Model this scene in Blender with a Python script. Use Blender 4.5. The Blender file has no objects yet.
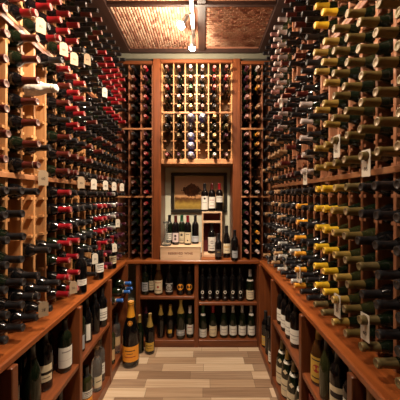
import bpy, math, random
from mathutils import Vector, Matrix
random.seed(11)
PI = math.pi
SC = bpy.context.scene
COL = SC.collection
CAMZ = 1.50            # camera height; heights h below are relative to it
F = 267.0              # focal length in pixels of the 400 px frame

# ------------------------------------------------------------------ materials
def srgb(r, g, b):
    f = lambda c: (c / 255 / 12.92) if c / 255 <= 0.04045 else ((c / 255 + 0.055) / 1.055) ** 2.4
    return (f(r), f(g), f(b), 1.0)

def base_mat(name):
    m = bpy.data.materials.new(name); m.use_nodes = True
    nt = m.node_tree
    return m, nt, nt.nodes['Principled BSDF']

def plain(name, c, rough=0.5, metal=0.0, spec=0.5, emit=None, estr=0.0, vary=0.0, coat=0.0):
    m, nt, b = base_mat(name)
    b.inputs['Base Color'].default_value = c
    b.inputs['Roughness'].default_value = rough
    b.inputs['Metallic'].default_value = metal
    b.inputs['Specular IOR Level'].default_value = spec
    b.inputs['Coat Weight'].default_value = coat
    if emit:
        b.inputs['Emission Color'].default_value = emit
        b.inputs['Emission Strength'].default_value = estr
    tc = nt.nodes.new('ShaderNodeTexCoord'); n = nt.nodes.new('ShaderNodeTexNoise')
    n.inputs['Scale'].default_value = 90.0
    nt.links.new(tc.outputs['Object'], n.inputs['Vector'])
    bp = nt.nodes.new('ShaderNodeBump'); bp.inputs['Strength'].default_value = 0.06
    bp.inputs['Distance'].default_value = 0.002
    nt.links.new(n.outputs['Fac'], bp.inputs['Height']); nt.links.new(bp.outputs['Normal'], b.inputs['Normal'])
    if vary:
        oi = nt.nodes.new('ShaderNodeObjectInfo'); hs = nt.nodes.new('ShaderNodeHueSaturation')
        mr = nt.nodes.new('ShaderNodeMapRange')
        mr.inputs['To Min'].default_value = 1 - vary; mr.inputs['To Max'].default_value = 1 + vary
        nt.links.new(oi.outputs['Random'], mr.inputs['Value'])
        nt.links.new(mr.outputs['Result'], hs.inputs['Value'])
        hs.inputs['Color'].default_value = c
        nt.links.new(hs.outputs['Color'], b.inputs['Base Color'])
    return m

def wood(name, c1, c2, axis='z', rough=0.45, grain=9.0, vary=0.18, coat=0.0, bump=0.25):
    m, nt, b = base_mat(name)
    N = nt.nodes.new; L = nt.links.new
    tc = N('ShaderNodeTexCoord'); mp = N('ShaderNodeMapping'); oi = N('ShaderNodeObjectInfo')
    s = {'x': (0.6, grain, grain), 'y': (grain, 0.6, grain), 'z': (grain, grain, 0.6)}[axis]
    mp.inputs['Scale'].default_value = s
    L(tc.outputs['Object'], mp.inputs['Vector'])
    off = N('ShaderNodeVectorMath'); off.operation = 'ADD'
    sc = N('ShaderNodeMath'); sc.operation = 'MULTIPLY'; sc.inputs[1].default_value = 37.0
    L(oi.outputs['Random'], sc.inputs[0]); L(mp.outputs['Vector'], off.inputs[0]); L(sc.outputs[0], off.inputs[1])
    n1 = N('ShaderNodeTexNoise'); n1.inputs['Scale'].default_value = 3.0; n1.inputs['Detail'].default_value = 6.0
    n1.inputs['Distortion'].default_value = 0.6
    L(off.outputs[0], n1.inputs['Vector'])
    n2 = N('ShaderNodeTexNoise'); n2.inputs['Scale'].default_value = 14.0; n2.inputs['Detail'].default_value = 3.0
    L(off.outputs[0], n2.inputs['Vector'])
    mx = N('ShaderNodeMath'); mx.operation = 'MULTIPLY_ADD'; mx.inputs[1].default_value = 0.35
    L(n2.outputs['Fac'], mx.inputs[0]); L(n1.outputs['Fac'], mx.inputs[2])
    cr = N('ShaderNodeValToRGB')
    cr.color_ramp.elements[0].position = 0.48; cr.color_ramp.elements[0].color = c2
    cr.color_ramp.elements[1].position = 0.86; cr.color_ramp.elements[1].color = c1
    L(mx.outputs[0], cr.inputs['Fac'])
    hs = N('ShaderNodeHueSaturation'); mr = N('ShaderNodeMapRange')
    mr.inputs['To Min'].default_value = 1 - vary; mr.inputs['To Max'].default_value = 1 + vary
    L(oi.outputs['Random'], mr.inputs['Value']); L(mr.outputs['Result'], hs.inputs['Value'])
    L(cr.outputs['Color'], hs.inputs['Color']); L(hs.outputs['Color'], b.inputs['Base Color'])
    b.inputs['Roughness'].default_value = rough
    b.inputs['Coat Weight'].default_value = coat; b.inputs['Coat Roughness'].default_value = 0.25
    bp = N('ShaderNodeBump'); bp.inputs['Strength'].default_value = bump; bp.inputs['Distance'].default_value = 0.004
    L(mx.outputs[0], bp.inputs['Height']); L(bp.outputs['Normal'], b.inputs['Normal'])
    return m

def glassy(name, c, rough=0.02):
    m, nt, b = base_mat(name)
    b.inputs['Base Color'].default_value = c
    b.inputs['Roughness'].default_value = rough
    b.inputs['Transmission Weight'].default_value = 0.95
    b.inputs['IOR'].default_value = 1.3
    return m

M = {}
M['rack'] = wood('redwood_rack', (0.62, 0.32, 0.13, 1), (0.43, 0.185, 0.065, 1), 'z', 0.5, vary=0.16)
M['rackE'] = wood('shaded_corner_rack', (0.34, 0.13, 0.06, 1), (0.20, 0.07, 0.03, 1), 'z', 0.5, vary=0.16)  # rack wood darkened, corner shade put into its colour
M['rackR'] = wood('reddish_rack', (0.50, 0.225, 0.115, 1), (0.30, 0.115, 0.055, 1), 'z', 0.5, vary=0.16)
M['rail'] = wood('redwood_rail', (0.48, 0.22, 0.10, 1), (0.30, 0.12, 0.05, 1), 'y', 0.45)
M['railx'] = wood('redwood_rail_cross', (0.50, 0.24, 0.105, 1), (0.32, 0.13, 0.05, 1), 'x', 0.45)
M['jamb'] = wood('mahogany_jamb', (0.20, 0.055, 0.015, 1), (0.10, 0.025, 0.007, 1), 'z', 0.4, coat=0.08)
M['mahx'] = wood('mahogany_x', (0.20, 0.055, 0.015, 1), (0.10, 0.025, 0.007, 1), 'x', 0.4, coat=0.08)
M['mahy'] = wood('mahogany_y', (0.20, 0.055, 0.015, 1), (0.10, 0.025, 0.007, 1), 'y', 0.4, coat=0.08)
M['topy'] = wood('varnished_counter_y', (0.36, 0.10, 0.022, 1), (0.19, 0.045, 0.010, 1), 'y', 0.34, coat=0.15, bump=0.15)
M['topx'] = wood('varnished_counter_x', (0.36, 0.10, 0.022, 1), (0.19, 0.045, 0.010, 1), 'x', 0.34, coat=0.15, bump=0.15)
M['darkwood'] = wood('dark_back_board', (0.06, 0.022, 0.010, 1), (0.03, 0.011, 0.005, 1), 'z', 0.6)
M['ceilwood'] = wood('dark_ceiling_board', (0.032, 0.011, 0.006, 1), (0.018, 0.006, 0.003, 1), 'y', 0.55)
M['pine'] = wood('pale_pine', (0.72, 0.50, 0.33, 1), (0.58, 0.37, 0.22, 1), 'x', 0.6, vary=0.05)
M['pinez'] = wood('pale_pine_z', (0.70, 0.45, 0.27, 1), (0.55, 0.32, 0.17, 1), 'z', 0.6, vary=0.05)
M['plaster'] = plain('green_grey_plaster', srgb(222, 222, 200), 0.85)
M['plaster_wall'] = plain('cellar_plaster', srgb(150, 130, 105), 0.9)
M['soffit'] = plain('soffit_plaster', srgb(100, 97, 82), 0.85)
M['glass_black'] = plain('black_glass', (0.003, 0.003, 0.0035, 1), 0.09, spec=0.5, coat=0.3)
M['glass_green'] = plain('dark_green_glass', (0.005, 0.009, 0.004, 1), 0.09, spec=0.5, coat=0.3)
M['glass_olive'] = plain('olive_glass', (0.022, 0.024, 0.008, 1), 0.1, spec=0.5, coat=0.3)
M['glass_amber'] = plain('amber_glass', (0.05, 0.02, 0.006, 1), 0.1, spec=0.5, coat=0.3)
M['glass_clear'] = glassy('clear_glass', (0.93, 0.96, 0.94, 1))
CAPC = {
    'red': ((0.21, 0.006, 0.009, 1), 0.32, 0.1), 'maroon': ((0.075, 0.010, 0.008, 1), 0.3, 0.1),
    'crimson': ((0.25, 0.006, 0.013, 1), 0.32, 0.1), 'plum': ((0.055, 0.010, 0.022, 1), 0.32, 0.1),
    'black': ((0.012, 0.012, 0.014, 1), 0.3, 0.1), 'olive': ((0.16, 0.112, 0.034, 1), 0.4, 0.35),
    'gold': ((0.42, 0.28, 0.07, 1), 0.36, 0.4), 'yellow': ((0.72, 0.45, 0.025, 1), 0.38, 0.15),
    'orange': ((0.62, 0.27, 0.02, 1), 0.38, 0.15), 'white': ((0.44, 0.37, 0.35, 1), 0.42, 0.1),
    'silver': ((0.40, 0.39, 0.37, 1), 0.36, 0.4), 'tan': ((0.34, 0.20, 0.095, 1), 0.5, 0.1),
    'bronze': ((0.16, 0.12, 0.05, 1), 0.4, 0.3), 'pink': ((0.32, 0.15, 0.14, 1), 0.4, 0.15),
    'blue': ((0.03, 0.12, 0.42, 1), 0.32, 0.3), 'green': ((0.02, 0.10, 0.045, 1), 0.35, 0.2)}
for k, (c, r, me) in CAPC.items():
    M['cap_' + k] = plain('capsule_' + k, c, r, me, vary=0.15)
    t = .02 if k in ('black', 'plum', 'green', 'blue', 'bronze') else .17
    M['end_' + k] = plain('capsule_end_' + k, (c[0] + t * (.80 - c[0]), c[1] + t * (.62 - c[1]), c[2] + t * (.52 - c[2]), 1), .35, min(me, .2), vary=.15)  # end discs mixed paler, painting in the light caught by the tips
M['paper'] = plain('white_paper', (0.72, 0.69, 0.62, 1), 0.7)
M['cream'] = plain('cream_paper', (0.68, 0.57, 0.38, 1), 0.7)
M['bluegrey'] = plain('pale_blue_paper', (0.50, 0.54, 0.60, 1), 0.7)
M['pinkpaper'] = plain('pale_pink_paper', (0.66, 0.55, 0.55, 1), 0.7)
M['greypaper'] = plain('grey_paper', (0.30, 0.31, 0.33, 1), 0.6)
M['orangepaper'] = plain('orange_paper', (0.85, 0.33, 0.03, 1), 0.6)
M['goldpaper'] = plain('gold_paper', (0.55, 0.33, 0.05, 1), 0.5)
M['tan'] = plain('tan_paper', (0.50, 0.33, 0.17, 1), 0.7)
M['ink'] = plain('dark_ink', (0.03, 0.02, 0.018, 1), 0.7)
M['redink'] = plain('red_ink', (0.35, 0.03, 0.02, 1), 0.7)
M['greyink'] = plain('grey_ink', (0.30, 0.27, 0.25, 1), 0.7)
M['goldink'] = plain('gold_ink', (0.6, 0.38, 0.1, 1), 0.5, 0.3)
M['brandink'] = plain('burnt_lettering', (0.20, 0.075, 0.04, 1), 0.7)
M['tissue'] = plain('white_tissue', (0.78, 0.72, 0.64, 1), 0.85)
M['bluetissue'] = plain('blue_tissue', (0.07, 0.09, 0.42, 1), 0.6)
def crumple(m, c2, sc=75.0, bump=.8):
    nt = m.node_tree; b = nt.nodes['Principled BSDF']; N = nt.nodes.new
    tc = N('ShaderNodeTexCoord'); v = N('ShaderNodeTexVoronoi'); v.inputs['Scale'].default_value = sc
    nt.links.new(tc.outputs['Object'], v.inputs['Vector'])
    r = N('ShaderNodeValToRGB'); r.color_ramp.interpolation = 'CONSTANT'
    r.color_ramp.elements[0].color = b.inputs['Base Color'].default_value; r.color_ramp.elements[1].color = c2; r.color_ramp.elements[1].position = .62
    sp = N('ShaderNodeSeparateColor'); nt.links.new(v.outputs['Color'], sp.inputs[0]); nt.links.new(sp.outputs[0], r.inputs['Fac'])
    nt.links.new(r.outputs[0], b.inputs['Base Color'])
    bp = N('ShaderNodeBump'); bp.inputs['Strength'].default_value = bump; bp.inputs['Distance'].default_value = .01
    nt.links.new(v.outputs['Distance'], bp.inputs['Height']); nt.links.new(bp.outputs['Normal'], b.inputs['Normal'])
crumple(M['bluetissue'], (.45, .46, .62, 1)); crumple(M['tissue'], (.77, .71, .63, 1), 45.0, .3)
M['tag'] = plain('tag_card', (0.42, 0.30, 0.19, 1), 0.75)
M['tagw'] = plain('white_tag_card', (0.62, 0.56, 0.47, 1), 0.7)
M['string'] = plain('string', (0.55, 0.48, 0.38, 1), 0.9)
M['chrome'] = plain('brushed_steel', (0.62, 0.60, 0.58, 1), 0.3, 0.9)
M['bulb'] = plain('lamp_glow', (1, 1, 1, 1), 0.5, emit=(1.0, 0.86, 0.70, 1), estr=60.0)
M['frame'] = plain('dark_picture_frame', (0.02, 0.016, 0.012, 1), 0.35)
M['fillet'] = plain('picture_fillet', (0.42, 0.32, 0.16, 1), 0.4, 0.4)
M['velvet'] = plain('dark_red_lining', (0.13, 0.015, 0.012, 1), 0.7)
for i, c in enumerate([(0.62, 0.36, 0.23, 1), (0.52, 0.28, 0.17, 1), (0.70, 0.45, 0.30, 1), (0.34, 0.14, 0.08, 1), (0.56, 0.28, 0.18, 1)]):
    M['cork%d' % i] = plain('cork_%d' % i, c, 0.9)

# ------------------------------------------------------------------ mesh building
class MB:
    def __init__(s): s.v = []; s.f = []; s.mi = []; s.sm = []; s.mats = []
    def mat(s, m):
        if m not in s.mats: s.mats.append(m)
        return s.mats.index(m)
    def face(s, idx, m, smooth=False):
        s.f.append(idx); s.mi.append(s.mat(m)); s.sm.append(smooth)
    def box(s, x0, x1, y0, y1, z0, z1, m):
        b = len(s.v)
        s.v += [(x0, y0, z0), (x1, y0, z0), (x1, y1, z0), (x0, y1, z0), (x0, y0, z1), (x1, y0, z1), (x1, y1, z1), (x0, y1, z1)]
        for q in ((0, 3, 2, 1), (4, 5, 6, 7), (0, 1, 5, 4), (1, 2, 6, 5), (2, 3, 7, 6), (3, 0, 4, 7)):
            s.face(tuple(b + i for i in q), m)
        return s
    def bevbox(s, x0, x1, y0, y1, z0, z1, m, c=0.004):
        # box with chamfered edges along its vertical and horizontal rims (octagonal rings)
        b = len(s.v)
        for z, k in ((z0, c), (z0 + c, 0), (z1 - c, 0), (z1, c)):
            X0, X1, Y0, Y1 = x0 + k, x1 - k, y0 + k, y1 - k
            s.v += [(X0 + c, Y0, z), (X1 - c, Y0, z), (X1, Y0 + c, z), (X1, Y1 - c, z), (X1 - c, Y1, z), (X0 + c, Y1, z), (X0, Y1 - c, z), (X0, Y0 + c, z)]
        s.face(tuple(b + i for i in range(7, -1, -1)), m); s.face(tuple(b + 24 + i for i in range(8)), m)
        for r in range(3):
            for i in range(8):
                j = (i + 1) % 8
                s.face((b + r * 8 + i, b + r * 8 + j, b + r * 8 + 8 + j, b + r * 8 + 8 + i), m)
        return s
    def lathe(s, prof, seg, m, M4=None, smooth=True):
        rings = []
        for r, z in prof:
            if r < 1e-5:
                p = Vector((0, 0, z)); p = M4 @ p if M4 else p
                s.v.append(tuple(p)); rings.append([len(s.v) - 1])
            else:
                ring = []
                for i in range(seg):
                    a = 2 * PI * i / seg
                    p = Vector((r * math.cos(a), r * math.sin(a), z)); p = M4 @ p if M4 else p
                    s.v.append(tuple(p)); ring.append(len(s.v) - 1)
                rings.append(ring)
        for a, b in zip(rings, rings[1:]):
            for i in range(seg):
                j = (i + 1) % seg
                if len(a) == 1 and len(b) == 1: continue
                if len(a) == 1: s.face((a[0], b[j], b[i]), m, smooth)
                elif len(b) == 1: s.face((a[i], a[j], b[0]), m, smooth)
                else: s.face((a[i], a[j], b[j], b[i]), m, smooth)
        return s
    def tube(s, pts, r, m, seg=6):
        pts = [Vector(p) for p in pts]; rings = []
        for k, p in enumerate(pts):
            d = (pts[min(k + 1, len(pts) - 1)] - pts[max(k - 1, 0)]).normalized()
            u = d.orthogonal().normalized(); w = d.cross(u)
            ring = []
            for i in range(seg):
                a = 2 * PI * i / seg
                s.v.append(tuple(p + (u * math.cos(a) + w * math.sin(a)) * r)); ring.append(len(s.v) - 1)
            rings.append(ring)
        for a, b in zip(rings, rings[1:]):
            for i in range(seg):
                j = (i + 1) % seg; s.face((a[i], a[j], b[j], b[i]), m, True)
        s.face(tuple(reversed(rings[0])), m); s.face(tuple(rings[-1]), m)
        return s
    def prism(s, poly, z0, z1, m, M4=None):
        # polygon in local XZ, extruded along local Y from z0 to z1
        b = len(s.v); n = len(poly)
        for y in (z0, z1):
            for x, z in poly:
                p = Vector((x, y, z)); p = M4 @ p if M4 else p
                s.v.append(tuple(p))
        s.face(tuple(b + i for i in range(n)), m); s.face(tuple(b + n + i for i in reversed(range(n))), m)
        for i in range(n):
            j = (i + 1) % n; s.face((b + i, b + n + i, b + n + j, b + j), m)
        return s
    def patch(s, r, z0, z1, a0, a1, m, n=10):
        # part of a cylinder wall facing local -Y (angle 0 = -Y)
        b = len(s.v)
        for i in range(n + 1):
            a = a0 + (a1 - a0) * i / n
            for z in (z0, z1): s.v.append((r * math.sin(a), -r * math.cos(a), z))
        for i in range(n):
            s.face((b + 2 * i, b + 2 * i + 2, b + 2 * i + 3, b + 2 * i + 1), m, True)
        return s
    def disc_patch(s, r, zc, rad, m, n=14):
        # a round mark lying on a cylinder wall of radius r, facing local -Y
        b = len(s.v); s.v.append((0, -r, zc))
        for i in range(n):
            t = 2 * PI * i / n; a = rad * math.cos(t) / r
            s.v.append((r * math.sin(a), -r * math.cos(a), zc + rad * math.sin(t)))
        for i in range(n): s.face((b, b + 1 + i, b + 1 + (i + 1) % n), m, True)
        return s
    def ring_patch(s, r, zc, r0, r1, m, n=16):
        b = len(s.v)
        for i in range(n):
            t = 2 * PI * i / n
            for q in (r0, r1):
                a = q * math.cos(t) / r
                s.v.append((r * math.sin(a), -r * math.cos(a), zc + q * math.sin(t)))
        for i in range(n):
            j = (i + 1) % n; s.face((b + 2 * i, b + 2 * i + 1, b + 2 * j + 1, b + 2 * j), m, True)
        return s
    def mesh(s, name):
        me = bpy.data.meshes.new(name); me.from_pydata(s.v, [], s.f)
        for m in s.mats: me.materials.append(m)
        me.polygons.foreach_set('material_index', s.mi); me.polygons.foreach_set('use_smooth', s.sm)
        me.update(); return me
    def build(s, name, parent=None, loc=None):
        o = bpy.data.objects.new(name, s.mesh(name)); COL.objects.link(o)
        if parent: o.parent = parent
        if loc: o.location = loc
        return o

def link(name, me, parent=None):
    o = bpy.data.objects.new(name, me); COL.objects.link(o)
    if parent: o.parent = parent
    return o

def tag(o, label, cat, group=None, kind=None):
    o['label'] = label; o['category'] = cat
    if group: o['group'] = group
    if kind: o['kind'] = kind
    return o

def empty(name, loc=(0, 0, 0)):
    o = bpy.data.objects.new(name, None); COL.objects.link(o); o.location = loc; o.empty_display_size = 0.05
    return o

def struct(name, mb): o = mb.build(name); o['kind'] = 'structure'; return o
H = lambda h: CAMZ + h

# ------------------------------------------------------------------ the setting
XL, XR, YB, YF, ZC = -1.12, 0.95, 3.06, -1.0, 3.0
struct('wall_left', MB().box(XL - .08, XL, YF, YB, 0, ZC, M['plaster_wall']))
struct('wall_right', MB().box(XR, XR + .08, YF, YB, 0, ZC, M['plaster_wall']))
struct('wall_back', MB().box(XL - .08, XR + .08, YB, YB + .08, 0, ZC, M['plaster']))
struct('wall_front', MB().box(XL - .08, XR + .08, YF - .08, YF, 0, ZC, M['plaster_wall']))
struct('ceiling', MB().box(XL - .08, XR + .08, YF - .08, YB + .08, ZC, ZC + .08, M['ceilwood']))

def plank_mats():
    out = []
    for i, (a, b) in enumerate([((196, 172, 146), (170, 142, 114)), ((174, 147, 120), (146, 117, 91)), ((150, 122, 97), (118, 91, 70)),
                                ((206, 184, 158), (182, 156, 128)), ((164, 138, 114), (132, 106, 84))]):
        out.append(wood('floor_plank_%d' % i, srgb(*a), srgb(*b), 'x', 0.45, grain=26.0, vary=0.0, coat=0.05, bump=0.12))
    return out
FP = plank_mats()
fl = MB()
grout = plain('floor_joint', srgb(92, 74, 58), 0.8)
fl.box(XL, XR, YF, YB, -0.06, -0.002, grout)
y = YF
rr = random.Random(5)
while y < YB - 0.01:
    x = XL - rr.random() * 0.5
    y1 = min(y + 0.1, YB)
    while x < XR:
        w = rr.choice((0.36, 0.44, 0.52))
        a, b = max(x, XL), min(x + w, XR)
        if b - a > .01:
            fl.box(a + .0012, b - .0012, y + .0012, y1 - .0012, -0.01, 0.0, rr.choice(FP))
        x += w
    y += 0.1
struct('floor', fl)

# cork ceiling panels: halved corks glued side by side, lengthwise on one half and crosswise on the other
ck = MB(); rc = random.Random(3)
CORK_Z = H(1.475)
def cork(cx, cy, along, ln, r):
    m = M['cork%d' % rc.choice((0, 0, 1, 2, 2, 3, 4))]
    n = 5; b = len(ck.v)
    for e in (-ln / 2, ln / 2):
        for i in range(n + 1):
            a = PI * i / n
            p, q = r * math.cos(a), -r * math.sin(a)
            ck.v.append((cx + p, cy + e, CORK_Z + .018 + q) if along == 'y' else (cx + e, cy + p, CORK_Z + .018 + q))
    for i in range(n): ck.face((b + i, b + i + 1, b + n + 2 + i, b + n + 1 + i), m, True)
    ck.face(tuple(b + i for i in range(n + 1)), m); ck.face(tuple(b + n + 1 + i for i in range(n + 1)), m)
for y0, y1 in ((0.55, 2.03), (2.06, 2.66)):
    x = -0.722; k = 0
    while x < -0.07:
        y = y0 + (0.012 if k % 2 else 0.033)
        while y < y1 - .02:
            cork(x + rc.uniform(-.001, .001), y, 'y', 0.043 + rc.uniform(-.002, .001), 0.0112 + rc.uniform(-.0008, .0008)); y += 0.0455
        x += 0.0238; k += 1
    y = y0 + .014; k = 0
    while y < y1 - .01:
        x = 0.026 + (0.022 if k % 2 else 0.046)
        while x < 0.54:
            cork(x, y + rc.uniform(-.001, .001), 'x', 0.043 + rc.uniform(-.002, .001), 0.0115 + rc.uniform(-.0012, .0008)); x += 0.0485
        y += 0.0265; k += 1
ck.box(-0.73, 0.555, 0.53, 2.68, CORK_Z + .016, ZC - .001, M['cork3'])
o = struct('ceiling_cork_panel', ck)
# ceiling boards
struct('trim_1', MB().box(-1.11, -0.735, YF, 2.70, H(1.455), ZC - .001, M['ceilwood']))
struct('trim_2', MB().box(0.56, 0.92, YF, 2.70, H(1.455), ZC - .001, M['ceilwood']))
struct('trim_3', MB().box(-0.045, 0.02, 0.5, 2.68, H(1.466), ZC - .001, M['ceilwood']))
struct('trim_4', MB().box(-0.735, 0.56, 2.03, 2.055, H(1.462), ZC - .001, M['ceilwood']))
struct('trim_5', MB().box(-0.735, 0.56, 2.68, 2.71, H(1.455), ZC - .001, M['ceilwood']))
# soffit band over the back racks
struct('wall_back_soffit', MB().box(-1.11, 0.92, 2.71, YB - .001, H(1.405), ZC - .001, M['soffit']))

# ------------------------------------------------------------------ bottles: shapes
P_BORD = [(0, .006), (.030, 0), (.0362, .003), (.0375, .012), (.0375, .186), (.0362, .200), (.030, .216), (.0205, .229), (.0158, .240), (.0146, .246), (.0140, .285), (.0154, .287), (.0154, .298), (.0135, .300), (0, .300)]
P_BURG = [(0, .006), (.032, 0), (.0385, .003), (.0398, .012), (.0398, .135), (.0385, .155), (.034, .180), (.026, .205), (.0190, .227), (.0155, .248), (.0140, .285), (.0156, .287), (.0156, .297), (.0135, .299), (0, .299)]
P_CHAMP = [(0, .008), (.036, 0), (.043, .004), (.0442, .014), (.0442, .145), (.0425, .168), (.036, .196), (.0265, .222), (.0185, .246), (.0152, .268), (.0146, .295), (.0170, .298), (.0172, .306), (.0150, .308), (0, .308)]
P_SPIRIT = [(0, .006), (.030, 0), (.0365, .003), (.038, .010), (.038, .170), (.0355, .188), (.026, .203), (.0165, .212), (.0150, .220), (.0140, .262), (.0155, .264), (.0155, .272), (0, .272)]
P_HALF = [(0, .005), (.026, 0), (.032, .003), (.033, .010), (.033, .145), (.031, .158), (.0245, .170), (.0175, .180), (.0148, .190), (.0140, .225), (.0152, .227), (.0152, .238), (.0135, .240), (0, .240)]
def capsule_prof(p, start=None):
    # foil over the neck: offset outwards from z=start to the top
    top = p[-1][1]; start = top - .066 if start is None else start
    def rad(z):
        for (r0, z0), (r1, z1) in zip(p, p[1:]):
            if z0 <= z <= z1 and z1 > z0: return r0 + (r1 - r0) * (z - z0) / (z1 - z0)
        return p[-2][0]
    out = [(rad(start) + .0003, start)]
    out += [(r + .0016, z) for r, z in p if start < z < top - .004]
    out += [(.0164, top - .001), (.0152, top + .0018)]
    return out
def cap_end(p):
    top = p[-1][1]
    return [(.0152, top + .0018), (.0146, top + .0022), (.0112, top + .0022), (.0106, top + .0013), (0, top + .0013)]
SHAPES = {'bordeaux': P_BORD, 'burgundy': P_BURG, 'champagne': P_CHAMP, 'spirit': P_SPIRIT, 'half': P_HALF}
MESH = {}
def body_mesh(shape, glass):
    k = ('b', shape, glass)
    if k not in MESH: MESH[k] = MB().lathe(SHAPES[shape], 20, M[glass]).mesh('bottle_body')
    return MESH[k]
def cap_mesh(shape, cap, start=None):
    k = ('c', shape, cap, start)
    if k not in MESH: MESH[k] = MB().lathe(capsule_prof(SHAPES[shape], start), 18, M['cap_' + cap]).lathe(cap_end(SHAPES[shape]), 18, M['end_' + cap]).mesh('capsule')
    return MESH[k]

# ------------------------------------------------------------------ racks
PITCH_L = [1.054 - .1 + .1 * k for k in range(18)]       # bottle columns of the left rack
PITCH_R = [0.712 + .1 * k for k in range(20)]
ROWS_L = {'upper': [.865 + .1 * k for k in range(6)], 'middle': [.15 + .0992 * k for k in range(7)], 'lower': [.026 - .0985 * k for k in range(7)]}
ROWS_R = {'upper': [.905 + .1 * k for k in range(6)], 'middle': [.152 + .1015 * k for k in range(7)], 'lower': [.038 - .1015 * k for k in range(7)]}
HALF, PEG = 0.0425, 0.016
LEDGE = -0.63

def peg_boxes(mb, zs, x0, x1, ya, yb, depth_axis, m):
    for z in zs:
        zt = z - .0265
        if depth_axis == 'x': mb.box(x0, x1, ya, yb, zt - .014, zt, m)
        else: mb.box(ya, yb, x0, x1, zt - .014, zt, m)

def side_rack(name, label, face, sgn, cols, rows, wood_m):
    """face: X of the rack's front plane; sgn: -1 for the left wall, +1 for the right."""
    root = empty(name, (face, 0, H(LEDGE)))
    tag(root, label, 'wine rack')
    DP = .20 if sgn < 0 else .232
    zs = [r for s in rows.values() for r in s]
    def sp(a, b): return (min(a, b), max(a, b))
    def board(yc):
        x0, x1 = sp(0, sgn * DP)
        mb = MB().bevbox(x0, x1, yc - .0075, yc + .0075, 0.0, 1.45 - LEDGE, wood_m, .0015)
        for z in zs:
            zt = z - LEDGE - .0268
            for a, b in ((.004, .030), (DP - .035, DP - .005)):
                px0, px1 = sp(sgn * a, sgn * b)
                mb.box(px0, px1, yc - .0075 - PEG, yc + .0075 + PEG, zt - .013, zt, wood_m)
        return mb
    me = board(0.0).mesh('divider')
    for y in [cols[0] - .05] + [c + .05 for c in cols]:
        link('divider', me, root).location = (0, y, 0)
    y0, y1 = cols[0] - .06, cols[-1] + .06
    u = .784 if sgn < 0 else .808
    for nm, z0, z1, mm in (('upper_rail', u, u + .024, 'mahy'), ('lit_rail_edge', u + .0245, u + .042, 'rail'), ('middle_rail', .086, .1115, 'rail')):  # pale strip above the darker rail paints in its lit top edge
        x0, x1 = sp(-sgn * .012, sgn * .004)
        MB().bevbox(x0, x1, y0, y1, z0 - LEDGE, z1 - LEDGE, M[mm], .002).build(nm, root)
    x0, x1 = sp(sgn * DP, sgn * (DP + .008))
    MB().box(x0, x1, y0, y1, 0, 1.45 - LEDGE, M['darkwood']).build('back_panel', root)
    return root

FACE_L, FACE_R = -0.885, 0.69
side_rack('wine_rack', 'redwood wine rack covering the left wall above its counter, mostly red and black capped bottles', FACE_L, -1, PITCH_L, ROWS_L, M['rack'])
side_rack('wine_rack', 'redwood wine rack covering the right wall above its counter, mostly gold capped bottles', FACE_R, 1, PITCH_R, ROWS_R, M['rackR'])

def back_rack(label, xs, y_face, rows, rails, z0, z1, trims, depth=.27, wm='rack'):
    root = empty('wine_rack', ((xs[0] + xs[-1]) / 2, y_face, H(z0))); tag(root, label, 'wine rack')
    ox = root.location.x
    for k, x in enumerate(xs):
        mb = MB().bevbox(x - ox - .006, x - ox + .006, 0, depth, 0, z1 - z0, M[wm], .0015)
        L = (x - xs[k - 1]) / 2 - .0325 if k else 0
        R = (xs[k + 1] - x) / 2 - .0325 if k < len(xs) - 1 else 0
        for z in rows:
            zt = z - z0 - .0268
            for a, b in ((.045, .07), (depth - .04, depth - .01)):
                mb.box(x - ox - .006 - L, x - ox + .006 + R, a, b, zt - .013, zt, M[wm])
        mb.build('divider', root)
    for nm, a, b in rails:
        MB().bevbox(xs[0] - ox - .002, xs[-1] - ox + .002, -.014, .006, a - z0, b - z0, M['railx'], .002).build(nm, root)
    for nm, bx, m in trims:
        x0, x1, ya, yb, a, b = bx
        MB().bevbox(x0 - ox, x1 - ox, ya - y_face, yb - y_face, a - z0, b - z0, m, .003).build(nm, root)
    MB().box(xs[0] - ox, xs[-1] - ox, depth, depth + .012, 0, z1 - z0, M['pinez' if len(xs) > 4 else 'darkwood']).build('back_panel', root)
    return root
CX = [-.418 + .1185 * k for k in range(7)]
ROWS_C = {'upper': [1.290 - .096 * k for k in range(5)], 'lower': [.806 - .0955 * k for k in range(5)]}
YFACE = 2.72
back_rack('pale front-lit wine rack hanging in the middle of the back wall above the painting', CX, YFACE, ROWS_C['upper'] + ROWS_C['lower'],
          [('middle_rail', .846, .866)], .385, 1.36,
          [('bottom_shelf', (CX[0] - .008, CX[-1] + .008, YFACE - .018, YFACE + .28, .335, .384), M['railx']),
           ('top_moulding', (CX[0] - .008, CX[-1] + .008, YFACE - .02, YFACE + .02, 1.36, 1.395), M['mahx'])])
ROWS_E = {'top': [1.29 - .0965 * k for k in range(6)], 'middle': [.63 - .0965 * k for k in range(7)], 'bottom': [-.065 - .0965 * k for k in range(6)]}
ROWS_EZ = [r for s in ROWS_E.values() for r in s]
XSL = [-.875, -.755, -.632, -.516]; XSR = [.389, .486, .605, .682]
COLS_EL = [-.6935, -.574]; COLS_ER = [.4375, .5455]
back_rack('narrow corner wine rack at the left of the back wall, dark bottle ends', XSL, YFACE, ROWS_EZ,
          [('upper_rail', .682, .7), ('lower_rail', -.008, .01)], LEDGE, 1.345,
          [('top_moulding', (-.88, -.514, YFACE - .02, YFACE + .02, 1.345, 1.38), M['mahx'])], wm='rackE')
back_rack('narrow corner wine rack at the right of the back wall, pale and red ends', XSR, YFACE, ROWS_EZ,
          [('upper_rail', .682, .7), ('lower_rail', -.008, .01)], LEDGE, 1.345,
          [('top_moulding', (.387, .686, YFACE - .02, YFACE + .02, 1.345, 1.38), M['mahx'])], wm='rackE')
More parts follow.
